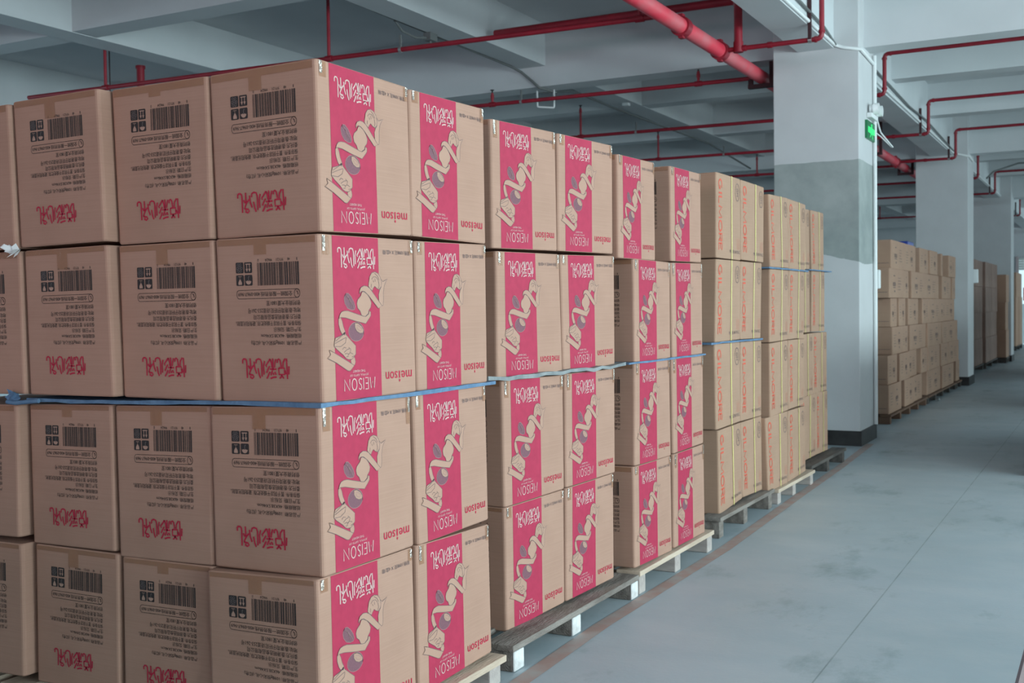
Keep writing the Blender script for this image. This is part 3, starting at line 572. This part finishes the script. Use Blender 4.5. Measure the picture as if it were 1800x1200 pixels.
# ---------------------------------------------------------------- cartons
R_ED = .011
def lerp(a, b, t): return a+(b-a)*t
def carton(name, P, body, faces, label, cat, group, tapes=True, strap=False, seed=0, gap=.0015):
    """P[s][t][w] = the eight corners (s toward the aisle, t away from the camera, w up)"""
    def at(s, t, w):
        a = lerp(lerp(P[0][0][0], P[0][0][1], w), lerp(P[0][1][0], P[0][1][1], w), t)
        b_ = lerp(lerp(P[1][0][0], P[1][0][1], w), lerp(P[1][1][0], P[1][1][1], w), t)
        return lerp(a, b_, s)
    Wd = (P[1][0][0]-P[0][0][0]).length; Ln = (P[1][1][0]-P[1][0][0]).length; Ht = (P[1][0][1]-P[1][0][0]).length
    rnd = random.Random(seed)
    def ring(w, inset):
        out = []; r = R_ED
        for cs, ct, a0 in ((1, 0, -90), (1, 1, 0), (0, 1, 90), (0, 0, 180)):
            for i in range(4):
                a = math.radians(a0+30*i); s = (1 if cs else 0); 
                ds = (-(r+inset)+r*math.cos(a)) if cs else ((r+inset)+r*math.cos(a))
                dt = (-(r+inset)+r*math.sin(a)) if ct else ((r+inset)+r*math.sin(a))
                out.append(at(s+ds/Wd, ct+dt/Ln, w))
        return out
    e = .004/Ht; rings = [ring(0, .004), ring(e, gap), ring(1-e, gap), ring(1, .004)]
    b = MB(); vs = [q for R in rings for q in R]; n = 16; fs = [tuple(range(n))[::-1], tuple(range(3*n, 4*n))]
    for k in range(3):
        for j in range(n): fs.append((k*n+j, k*n+(j+1) % n, (k+1)*n+(j+1) % n, (k+1)*n+j))
    b.add(vs, fs, body)
    def place(pr, face, lift=.00035):
        if face == 'aisle': org = lambda u, v, h: at(1, u, 1-v)+nrm*(h*lift-gap)
        else: org = lambda u, v, h: at(u, 0, 1-v)+nrm*(h*lift-gap)
        if face == 'aisle': nrm = (P[1][1][0]-P[1][0][0]).cross(P[1][0][1]-P[1][0][0]).normalized()
        else: nrm = (P[1][0][0]-P[0][0][0]).cross(P[0][0][1]-P[0][0][0]).normalized()
        return org
    for face, pr in faces:
        org = place(pr, face)
        for q, fs_, m, h in pr.items: b.add([org(u, v, h+.5) for u, v in q], fs_, m)
    c = at(.5, .5, 0); o = meta(b.build(name, None, c), label, cat, group)
    if tapes:
        org = place(None, 'front')
        def strip(tb, org, u0, v0, u1, v1, m, h=6):
            tb.add([org(u, v, h) for u, v in ((u0, v0), (u1, v0), (u1, v1), (u0, v1))], [(0, 1, 2, 3)], m)
        k = rnd.uniform(-.02, .02); tb = MB(); e1 = .035+rnd.uniform(0, .02)
        strip(tb, org, .40+k, e1, .52+k, .10+rnd.uniform(-.02, .05), M['tape'])
        strip(tb, org, .035, .006, .965, e1, M['tape'])
        tb.build('packing_tape', o, c)
        if any(f == 'aisle' for f, _ in faces):
            og = place(None, 'aisle'); hh = .10+rnd.uniform(-.02, .05)
            tb = MB(); strip(tb, og, .027, .006, .085+rnd.uniform(0, .02), hh, M['tape']); strip(tb, og, .028, .006, .055, hh*.8, M['tape2'], 7); tb.build('corner_tape', o, c)
            tb = MB(); strip(tb, og, .93, .006, .973, hh+rnd.uniform(-.03, .04), M['tape']); strip(tb, og, .95, .006, .972, hh*.7, M['tape2'], 7); tb.build('corner_tape', o, c)
    if strap:
        sb = MB(); u = .60
        for a0, a1 in ((u-.014, u+.014),):
            L = [at(1, a0, 0), at(1, a1, 0), at(1, a1, 1), at(1, a0, 1)]; n_ = Vector((.0015, 0, 0)); up = Vector((0, 0, .0015))
            T_ = [at(1, a0, 1)+n_+up, at(1, a1, 1)+n_+up, at(0, a1, 1)+up, at(0, a0, 1)+up]
            sb.add([q+n_ for q in L], [(0, 1, 2, 3)], M['strap']); sb.add(T_, [(0, 1, 2, 3)], M['strap'])
        sb.build('strap', o, c)
    return o
def grid8(x0, x1, aisle):
    """box whose aisle face is given by TL,TR,BR,BL in the (y, z) plane at x1"""
    (a, b_, c, d_) = aisle
    f = lambda x: [[Vector((x, d_[0], d_[1])), Vector((x, a[0], a[1]))], [Vector((x, c[0], c[1])), Vector((x, b_[0], b_[1]))]]
    return [f(x0), f(x1)]

AISLE = {'11a': [0, 0.002, 1.934, 0.447, 1.929, 0.457, 1.489, 0.013, 1.478],
 '11b': [0, 0.449, 1.926, 0.905, 1.934, 0.908, 1.485, 0.453, 1.489],
 '12a': [0, 0.001, 1.471, 0.462, 1.476, 0.47, 1.02, 0.01, 1.02],
 '12b': [0, 0.467, 1.474, 0.907, 1.482, 0.907, 1.022, 0.47, 1.021],
 '13a': [0, -0.008, 1.011, 0.434, 1.009, 0.442, 0.557, -0.004, 0.555],
 '13b': [0, 0.444, 1.009, 0.893, 1.012, 0.901, 0.559, 0.462, 0.553],
 '14a': [0, -0.03, 0.554, 0.435, 0.554, 0.446, 0.093, -0.026, 0.111],
 '14b': [0, 0.451, 0.553, 0.902, 0.542, 0.912, 0.107, 0.454, 0.096],
 '21a': [-0.06, 1.055, 1.93, 1.574, 1.949, 1.581, 1.491, 1.056, 1.479],
 '21b': [-0.06, 1.59, 1.949, 2.141, 1.967, 2.133, 1.5, 1.584, 1.491],
 '22a': [-0.06, 1.08, 1.47, 1.597, 1.478, 1.617, 1.014, 1.077, 1.021],
 '22b': [-0.06, 1.602, 1.478, 2.147, 1.491, 2.145, 1.021, 1.618, 1.015],
 '23a': [-0.06, 1.114, 1.012, 1.62, 1.004, 1.619, 0.553, 1.118, 0.558],
 '23b': [-0.06, 1.634, 1.006, 2.14, 1.002, 2.133, 0.551, 1.628, 0.555],
 '24a': [-0.06, 1.118, 0.556, 1.615, 0.551, 1.612, 0.104, 1.123, 0.109],
 '24b': [-0.06, 1.628, 0.552, 2.115, 0.548, 2.109, 0.095, 1.618, 0.104],
 '31a': [0, 2.048, 1.917, 2.484, 1.926, 2.486, 1.481, 2.050, 1.478],
 '31b': [0, 2.689, 1.935, 3.135, 1.94, 3.135, 1.492, 2.693, 1.485],
 '32a': [0, 2.217, 1.48, 2.674, 1.478, 2.675, 1.025, 2.22, 1.026],
 '32b': [0, 2.69, 1.478, 3.146, 1.486, 3.143, 1.028, 2.701, 1.024],
 '33a': [0, 2.22, 1.02, 2.658, 1.021, 2.668, 0.563, 2.208, 0.571],
 '33b': [0, 2.69, 1.019, 3.149, 1.018, 3.145, 0.57, 2.7, 0.567],
 '34a': [0, 2.194, 0.568, 2.663, 0.562, 2.673, 0.109, 2.196, 0.122],
 '34b': [0, 2.7, 0.563, 3.149, 0.564, 3.159, 0.109, 2.695, 0.114],
 '41a': [-0.08, 3.639, 2.008, 4.088, 2.01, 4.087, 1.536, 3.627, 1.537],
 '41b': [-0.08, 4.099, 2.009, 4.593, 2.007, 4.572, 1.539, 4.095, 1.541],
 '42a': [-0.08, 3.627, 1.529, 4.081, 1.532, 4.061, 1.074, 3.596, 1.07],
 '42b': [-0.08, 4.087, 1.531, 4.533, 1.533, 4.496, 1.069, 4.064, 1.074],
 '43a': [-0.08, 3.588, 1.06, 4.06, 1.059, 4.06, 0.594, 3.603, 0.587],
 '43b': [-0.08, 4.072, 1.058, 4.513, 1.053, 4.501, 0.588, 4.063, 0.593],
 '44a': [-0.08, 3.633, 0.58, 4.06, 0.585, 4.086, 0.137, 3.642, 0.11],
 '44b': [-0.08, 4.067, 0.584, 4.501, 0.586, 4.507, 0.126, 4.094, 0.139],
 '51a': [-0.05, 4.597, 1.965, 5.047, 1.976, 5.073, 1.516, 4.619, 1.512],
 '51b': [-0.05, 5.054, 1.974, 5.539, 1.969, 5.52, 1.512, 5.08, 1.511],
 '52a': [-0.05, 4.612, 1.499, 5.065, 1.501, 5.039, 1.044, 4.594, 1.039],
 '52b': [-0.05, 5.08, 1.502, 5.49, 1.502, 5.46, 1.046, 5.039, 1.044],
 '53a': [-0.05, 4.594, 1.033, 5.029, 1.04, 5.038, 0.579, 4.596, 0.569],
 '53b': [-0.05, 5.049, 1.04, 5.487, 1.037, 5.449, 0.584, 5.047, 0.581],
 '54a': [-0.05, 4.488, 0.572, 5.018, 0.573, 5.012, 0.099, 4.541, 0.105],
 '54b': [-0.05, 5.038, 0.572, 5.476, 0.57, 5.498, 0.115, 5.027, 0.101],
 '61b': [-0.17, 6.198, 1.987, 6.611, 1.99, 6.614, 1.539, 6.224, 1.538],
 '62b': [-0.17, 6.224, 1.529, 6.64, 1.532, 6.629, 1.065, 6.204, 1.069],
 '63a': [-0.17, 5.813, 1.053, 6.236, 1.059, 6.238, 0.596, 5.818, 0.589],
 '63b': [-0.17, 6.236, 1.059, 6.708, 1.056, 6.697, 0.595, 6.238, 0.596],
 '64a': [-0.17, 5.835, 0.588, 6.33, 0.598, 6.319, 0.122, 5.824, 0.119],
 '64b': [-0.17, 6.33, 0.598, 6.717, 0.589, 6.726, 0.115, 6.319, 0.122]}
# the second stack stands slightly turned: TL, TR, BR, BL of each aisle face in space
SLANT = {'21a': [-0.098, 1.123, 1.943, -0.059, 1.573, 1.949, -0.059, 1.579, 1.491, -0.098, 1.124, 1.484], '21b': [-0.058, 1.586, 1.949, -0.019, 2.043, 1.952, -0.019, 2.037, 1.495, -0.059, 1.581, 1.491], '22a': [-0.096, 1.146, 1.474, -0.058, 1.592, 1.478, -0.056, 1.609, 1.014, -0.096, 1.143, 1.017], '22b': [-0.057, 1.597, 1.477, -0.018, 2.048, 1.486, -0.019, 2.047, 1.026, -0.056, 1.61, 1.015], '23a': [-0.094, 1.175, 1.008, -0.056, 1.611, 1.004, -0.056, 1.611, 0.555, -0.093, 1.179, 0.546], '23b': [-0.055, 1.623, 1.007, -0.019, 2.043, 1.008, -0.019, 2.037, 0.566, -0.055, 1.619, 0.557], '24a': [-0.093, 1.179, 0.544, -0.056, 1.607, 0.552, -0.057, 1.605, 0.106, -0.093, 1.183, 0.089], '24b': [-0.055, 1.619, 0.554, -0.021, 2.022, 0.563, -0.021, 2.018, 0.118, -0.056, 1.61, 0.106]}
BAR = {(1,1):[0.000,-0.378,1.927,0.001,1.934,0.010,1.479,-0.372,1.472], 
(1,2):[0.000,-0.763,1.926,-0.378,1.927,-0.372,1.473,-0.745,1.470], 
(1,3):[-0.043,-1.141,1.921,-0.758,1.925,-0.737,1.480,-1.121,1.474], 
(1,4):[-0.052,-1.542,1.907,-1.135,1.915,-1.113,1.472,-1.520,1.463], 
(2,1):[0.000,-0.367,1.470,0.001,1.471,0.008,1.021,-0.361,1.016], 
(2,2):[0.000,-0.748,1.466,-0.369,1.469,-0.361,1.018,-0.740,1.020], 
(2,3):[-0.030,-1.122,1.464,-0.748,1.469,-0.729,1.022,-1.111,1.021], 
(2,4):[-0.036,-1.535,1.459,-1.120,1.464,-1.108,1.021,-1.519,1.017], 
(3,1):[0.000,-0.390,1.002,-0.006,1.010,-0.003,0.554,-0.388,0.550], 
(3,2):[0.000,-0.777,0.993,-0.391,1.002,-0.389,0.549,-0.771,0.542], 
(3,3):[0.000,-1.153,0.987,-0.777,0.994,-0.771,0.554,-1.150,0.551], 
(3,4):[-0.033,-1.571,0.985,-1.155,0.986,-1.155,0.571,-1.563,0.565], 
(4,1):[0.000,-0.392,0.543,-0.024,0.545,-0.018,0.107,-0.389,0.117], 
(4,2):[0.000,-0.761,0.542,-0.393,0.546,-0.389,0.120,-0.765,0.112], 
(4,3):[0.000,-1.141,0.548,-0.763,0.548,-0.767,0.115,-1.147,0.112], 
(4,4):[-0.033,-1.569,0.549,-1.148,0.550,-1.148,0.132,-1.564,0.120], }
PINK, CODE, WORD = pink_side(), code_side(), word_side()
ROW = {1: 'top', 2: 'second-row', 3: 'third-row', 4: 'bottom'}
STK = {1: 'nearest', 2: 'second', 3: 'third', 4: 'fourth', 5: 'fifth', 6: 'sixth'}
G = {k: 'cartons of the %s stack along the aisle' % STK[k] for k in STK}
def LBL(st, r, ab):
    kind = 'pink striped' if st <= 3 else 'yellow strapped orange lettered'
    if st == 1: return '%s %s carton %s of the nearest stack' % (ROW[r], kind, 'at the front corner' if ab == 'a' else 'right behind the front corner column')
    return '%s %s carton, %s column of the %s stack' % (ROW[r], kind, 'nearer' if ab == 'a' else 'farther', STK[st])
sd = 0
for key, v in AISLE.items():
    sd += 1; st, r, ab = int(key[0]), int(key[1]), key[2]; x = v[0]; q = [(v[1+2*i], v[2+2*i]) for i in range(4)]
    # keep stacked neighbours apart
    if st == 1 and ab == 'a':
        B = BAR[(r, 1)]; P = grid8(-.38, x, q)
        tl, bl = Vector((B[1], P[1][0][1].y, B[2])), Vector((B[7], P[1][0][0].y, B[8]))
        P[0][0][1], P[0][0][0] = tl, bl
        for w in (0, 1): P[0][1][w] = P[0][0][w]+(P[1][1][w]-P[1][0][w])
        carton('printed_carton', P, M['kraft'], [('aisle', PINK), ('front', CODE)], LBL(1, r, 'a'), 'carton', G[1], seed=sd)
    elif st == 2:
        a, b_, c_, d_ = [Vector(SLANT[key][3*i:3*i+3]) for i in range(4)]; nn = Vector((-.9963, .0857, 0))*.382
        carton('printed_carton', [[[d_+nn, a+nn], [c_+nn, b_+nn]], [[d_, a], [c_, b_]]], M['kraft'], [('aisle', PINK), ('front', CODE)], LBL(2, r, ab), 'carton', G[2], seed=sd)
    elif st <= 3:
        carton('printed_carton', grid8(x-.382, x, q), M['kraft'], [('aisle', PINK), ('front', CODE)], LBL(st, r, ab), 'carton', G[st], seed=sd)
    else:
        carton('strapped_carton', grid8(x-.382, x, q), M['kraft2'], [('aisle', WORD)], LBL(st, r, ab), 'carton', G[st], tapes=False, strap=True, seed=sd)
# the two sixth-stack cartons half hidden behind the fifth stack
for r, (z0, z1) in ((1, (1.538, 1.985)), (2, (1.067, 1.53))):
    carton('strapped_carton', grid8(-.56, -.175, [(5.78, z1), (6.17, z1), (6.17, z0), (5.78, z0)]), M['kraft2'], [('aisle', WORD)], LBL(6, r, 'a'), 'carton', G[6], tapes=False, strap=True, seed=70+r)
CN = {2: 'one column in from the front corner', 3: 'two columns in from the front corner', 4: 'three columns in, cut off by the picture edge'}
for (r, c), v in BAR.items():
    if c == 1: continue
    y = v[0]; tl, tr, br, bl = [Vector((v[1+2*i], y, v[2+2*i])) for i in range(4)]; D = Vector((0, .455, 0))
    tl.x += .004; bl.x += .004; tr.x -= .004 if c > 2 else 0; br.x -= .008 if c > 2 else .002
    P = [[[bl, tl], [bl+D, tl+D]], [[br, tr], [br+D, tr+D]]]
    carton('printed_carton', P, M['kraft'], [('front', CODE)], '%s barcode side carton, %s' % (ROW[r], CN[c]), 'carton', G[1], seed=100+r*4+c)

# sheets between the layers
def sheet(pts, th, m, label, name, depth=1.0, wave=.004, seed=1):
    """thin layer sheet following pts (x, y, z) along its visible edge"""
    rnd = random.Random(seed); vs = []; fs = []; P = []
    for a, b_ in zip(pts, pts[1:]):
        a, b_ = Vector(a), Vector(b_); k = max(2, int((b_-a).length/.06))
        P += [a.lerp(b_, i/k) for i in range(k)]
    P.append(Vector(pts[-1])); n = len(P)
    for p in P:
        dz = rnd.uniform(-wave, wave)*.35; t = th*rnd.uniform(.75, 1.15)
        vs += [(p.x, p.y, p.z-t/2+dz), (p.x, p.y, p.z+t/2+dz)]
    b = MB()
    inner = [(Vector(p)+Vector((-.30 if abs(p.x-pts[-1][0]) < .06 and p.y > .03 else -.02, .30 if p.y < .06 else 0.0, 0))) for p in P]
    vs2 = []
    for p in inner: vs2 += [(p.x, p.y, p.z-th*.2), (p.x, p.y, p.z+th*.2)]
    allv = vs+vs2; m2 = 2*n
    for i in range(n-1):
        fs += [(2*i, 2*i+2, 2*i+3, 2*i+1), (2*i+1, 2*i+3, m2+2*i+3, m2+2*i+1), (2*i, m2+2*i, m2+2*i+2, 2*i+2), (m2+2*i, m2+2*i+1, m2+2*i+3, m2+2*i+2)]
    fs += [(0, 1, m2+1, m2), (2*n-2, m2+2*n-2, m2+2*n-1, 2*n-1)]
    b.add(allv, fs, m); return b
b = sheet([(-1.12, -.028, 1.004), (-1.0, -.02, 1.0035), (-.75, -.012, 1.0035), (-.35, -.012, 1.014), (.008, -.012, 1.0155), (.012, .2, 1.0155), (.014, .55, 1.0155), (.012, .935, 1.017)], .0115, M['foam'], '', '', seed=3)
meta(b.build('foam_sheet', None, (-.3, .2, 1.015)), 'blue foam sheet between the second and third rows of the nearest stack', 'sheet')
# torn tuft at its left end
b = MB(); rnd = random.Random(8)
for i in range(9):
    a = Vector((-1.145+rnd.uniform(-.018, .018), -.045, 1.004)); d_ = Vector((rnd.uniform(-.022, .022), rnd.uniform(-.012, -.002), rnd.uniform(.0, .032))); w_ = Vector((.010, .003, rnd.uniform(-.004, .007)))
    b.add([a-w_, a+w_, a+d_+w_*.8, a+d_-w_*.8], [(0, 1, 2, 3)], M['foam']); b.add([a-w_+Vector((0, -.006, 0)), a+w_+Vector((0, -.006, 0)), a+d_*.7+w_, a+d_*.7-w_], [(0, 1, 2, 3)], M['foam'])
b.tube([(-1.175, -.055, .998), (-1.14, -.052, .995), (-1.05, -.04, 1.003)], .007, M['foam'], 8)
meta(b.build('foam_tuft', None, (-1.13, -.05, 1.0)), 'torn blue tuft of foam sticking out at the left of the nearest stack', 'foam scrap')
b = MB(); rnd = random.Random(5)
for i in range(8):
    a = Vector((-1.125+rnd.uniform(-.012, .012), -.05, 1.462)); d_ = Vector((rnd.uniform(-.03, .02), rnd.uniform(-.03, -.01), rnd.uniform(-.02, .022))); w_ = Vector((.009, .004, .007))
    b.add([a-w_, a+w_, a+d_+w_*.7, a+d_-w_*.7], [(0, 1, 2, 3)], M['paintw'])
meta(b.build('plastic_scrap', None, (-1.12, -.05, 1.46)), 'small white crumpled plastic scrap between the top two rows on the left', 'scrap')
b = sheet([(-.07, 1.03, 1.022), (-.055, 1.3, 1.018), (-.01, 1.8, 1.018), (.01, 2.09, 1.022)], .014, M['foamg'], '', '', wave=.014, seed=6)
meta(b.build('board_sheet', None, (-.1, 1.6, 1.01)), 'ragged grey board sheet between the middle rows of the second stack', 'sheet')
b = sheet([(.008, 2.13, 1.024), (.012, 2.6, 1.024), (.012, 3.15, 1.0235)], .009, M['foam'], '', '', seed=7)
meta(b.build('foam_sheet', None, (-.1, 2.6, 1.02)), 'blue foam sheet between the middle rows of the third stack', 'sheet')
b = sheet([(-.072, 3.50, 1.066), (-.068, 4.0, 1.067), (-.070, 4.50, 1.063)], .010, M['foam'], '', '', seed=8)
meta(b.build('foam_sheet', None, (-.2, 4.0, 1.065)), 'blue foam sheet between the middle rows of the fourth stack', 'sheet')
b = sheet([(-.04, 4.55, 1.506), (-.038, 5.06, 1.507), (-.038, 5.55, 1.507)], .010, M['foam'], '', '', seed=9)
meta(b.build('foam_sheet', None, (-.1, 5.0, 1.507)), 'dark blue foam sheet under the top row of the fifth stack', 'sheet')
b = sheet([(-.150, 6.05, 1.534), (-.150, 6.3, 1.535), (-.148, 6.78, 1.5345)], .009, M['foam'], '', '', seed=10)
meta(b.build('foam_sheet', None, (-.25, 6.4, 1.535)), 'blue foam sheet under the top row of the sixth stack', 'sheet')
b = MB(); b.box(-.95, -.40, 3.16, 3.70, 1.975, 1.995, M['dark']); b.box(-.78, -.395, 3.165, 4.05, 1.9955, 2.03, M['dark']); meta(b.build('black_sheet', None, (-.6, 3.6, 1.98), bevel=.008), 'folded black plastic sheet lying on cartons behind the fourth stack', 'plastic sheet')
for y in (3.16, 3.62):
    carton('plain_carton', grid8(-.95, -.48, [(y, 1.972), (y+.45, 1.972), (y+.45, 1.51), (y, 1.51)]), M['kraft2'], [], 'plain carton under the black plastic sheet, %s one' % ('nearer' if y < 3.5 else 'farther'), 'carton', 'cartons carrying the black sheet', tapes=False)

# ---------------------------------------------------------------- far stacks beyond the first column
FX = -.27; K_ = .968
def fy(y): return -2.4+(y+2.4)*K_
def fz(z): return 1.262+(z-1.262)*K_
ZL = [1.994, 1.670, 1.342, 1.018, .706, .384, .065]
SEG = {1: [(10.67, 11.62), (11.62, 12.45), (12.81, 13.56), (13.57, 14.30), (14.80, 14.95), (15.52, 16.33), (16.96, 17.3)],
       2: [(10.45, 11.44), (11.47, 11.90), (12.00, 13.18), (13.18, 14.51), (14.91, 15.87), (15.97, 16.33), (17.00, 17.4)],
       3: [(10.72, 11.11), (11.17, 11.62), (11.90, 12.67), (12.87, 13.41), (13.41, 14.64), (14.66, 15.21), (15.24, 16.28), (16.93, 17.4)],
       4: [(10.73, 11.43), (11.46, 11.85), (12.00, 13.29), (13.30, 14.62), (14.67, 16.22), (16.28, 16.52), (16.95, 17.4)],
       5: [(10.49, 11.08), (11.12, 11.82), (11.83, 12.54), (12.85, 13.39), (13.41, 14.53), (14.62, 15.39), (15.40, 16.64), (16.88, 17.4)],
       6: [(10.43, 11.26), (11.46, 12.13), (12.13, 12.89), (13.35, 14.62), (14.67, 15.94), (16.34, 16.76), (16.88, 17.4)]}
RW = ['top', 'second', 'third', 'fourth', 'fifth', 'bottom']; OR = ['first', 'second', 'third', 'fourth', 'fifth', 'sixth', 'seventh', 'eighth']
rnd = random.Random(11); FM = front_marks()
for r, segs in SEG.items():
    for i, (a, c) in enumerate(segs):
        if c > 16.8: continue
        xo = FX+rnd.uniform(-.02, .012); z0, z1 = fz(ZL[r])+.001, fz(ZL[r-1])-.001; dz = rnd.uniform(-.004, 0) if r == 1 else 0
        j = lambda: rnd.uniform(-.004, .004)
        q = [(fy(a)+.002+j(), z1+dz), (fy(c)-.002+j(), z1+dz), (fy(c)-.002+j(), z0), (fy(a)+.002+j(), z0)]
        carton('brown_carton', grid8(xo-.5, xo, q), M['kraft3'], [('aisle', small_marks(r*10+i))]+([('front', FM)] if i == 0 else []),
               '%s brown carton along the %s row beyond the bare concrete column' % (OR[i], RW[r-1]), 'carton', 'brown cartons stacked beyond the first column', tapes=False, seed=r*20+i)
for i, (y0, y1, lab) in enumerate([(fy(10.4), fy(13.1), 'dark brown pallet right behind the first column'), (fy(13.2), fy(16.15), 'dark brown pallet under the second brown stack beyond the first column'), (fy(16.22), 16.2, 'dark pallet just before the second column')]):
    k = y1-y0; pallet(FX+.03, y0, y1, fz(.065)-.001, M['wood_b'], [y0+.05+(k-.1)*j/4 for j in range(5)] if k > 1 else [y0+.06, y1-.06], lab, depth=1.0, sw=.09, wood2=M['wood_d'] if i else M['wood_b'])
b = MB(); b.box(-.62, -.38, fy(12.5), fy(12.95), fz(1.994), fz(1.994)+.07, M['bluelid']); meta(b.build('blue_crate', None, (-.5, fy(12.7), fz(1.994)), bevel=.01), 'small blue plastic crate on top of the brown cartons', 'crate')
b = MB(); rnd = random.Random(3)
b.tube([(-.22, 13.2, .02), (-.17, 13.1, .05), (-.2, 13.35, .012)], .012, M['paintw'], 6); meta(b.build('plastic_tail', None, (-.2, 13.2, .0)), 'white strip of torn film hanging by the far pallet', 'film scrap')

# wrapped stacks past the second column
fl = 0
def far_stack(x, y, ny, ztop, nz, dy, where, gname, mk):
    h = (ztop-.12)/nz
    for k in range(nz):
        for i in range(ny):
            a = y+i*dy; j = rnd.uniform(-.01, .01)
            carton('wrapped_carton', grid8(x-.55+j, x+j, [(a+.003, .12+h*(k+1)-.002), (a+dy-.003, .12+h*(k+1)-.002), (a+dy-.003, .12+h*k), (a+.003, .12+h*k)]), mk, [],
                   '%s dim carton %s, %s column' % (['bottom', 'second-lowest', 'third-lowest', 'fourth-lowest', 'topmost'][k], where, ['near', 'middle', 'far', 'last'][i]), 'carton', gname, tapes=False)
    pallet(x+.02, y, y+ny*dy, .12, M['wood_d'], [y+.06, y+ny*dy/2, y+ny*dy-.06], 'dark pallet %s' % where, depth=.9, sw=.09)
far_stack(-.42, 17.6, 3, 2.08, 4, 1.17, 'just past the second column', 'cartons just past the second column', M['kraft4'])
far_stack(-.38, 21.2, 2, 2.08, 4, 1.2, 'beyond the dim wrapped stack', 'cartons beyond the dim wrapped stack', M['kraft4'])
far_stack(-.21, 23.66, 1, 1.88, 3, .70, 'before the third column', 'cartons before the third column', M['kraft3'])
far_stack(-.62, 25.5, 3, 1.85, 3, 1.2, 'past the third column', 'cartons past the third column', M['kraft3'])
far_stack(-.52, 30.6, 2, 2.1, 3, 1.1, 'before the end doorway', 'cartons before the end doorway', M['kraft3'])
# low wrapped loads across the aisle, put in to shade the floor; only the first one's pallet corner reaches the picture
for x, y0, y1, h, lab in ((1.33, 6.6, 9.2, 1.1, 'dark pallet corner at the right picture edge'), (1.25, 12.3, 13.6, 1.2, 'pallet across the aisle from the brown cartons'), (1.2, 18.2, 21.2, 1.5, 'pallet across the aisle past the second column')):
    pallet(x+1.05, y0, y1, .115, M['wood_d'], [y0+.06, (y0+y1)/2, y1-.06], lab, depth=1.12 if y0 < 7 else 1.05)
    b = MB(); r = .03; b.box(x+.02, x+1.0, y0+.05, y1-.05, .116, h, M['kraft3']); b.box(x+.015, x+1.005, y0+.3, y0+.38, .116, h+.004, M['tape2'])
    meta(b.build('wrapped_shade_load', None, (x+.5, (y0+y1)/2, .116), bevel=.015), lab.replace('dark pallet corner', 'brown wrapped load').replace('pallet across', 'brown wrapped load across'), 'pallet load')
# unseen load added behind the camera to shade the lower rows
pallet(.6, -4.9, -3.7, .115, M['wood_d'], [-4.8, -4.3, -3.8], 'pallet of the unseen load added behind the camera', depth=4.2)
b = MB(); b.box(-3.5, .55, -4.85, -3.75, .116, 1.25, M['kraft3']); meta(b.build('wrapped_shade_load', None, (-1.5, -4.3, .116), bevel=.015), 'unseen brown wrapped load added behind the camera for shade', 'pallet load')
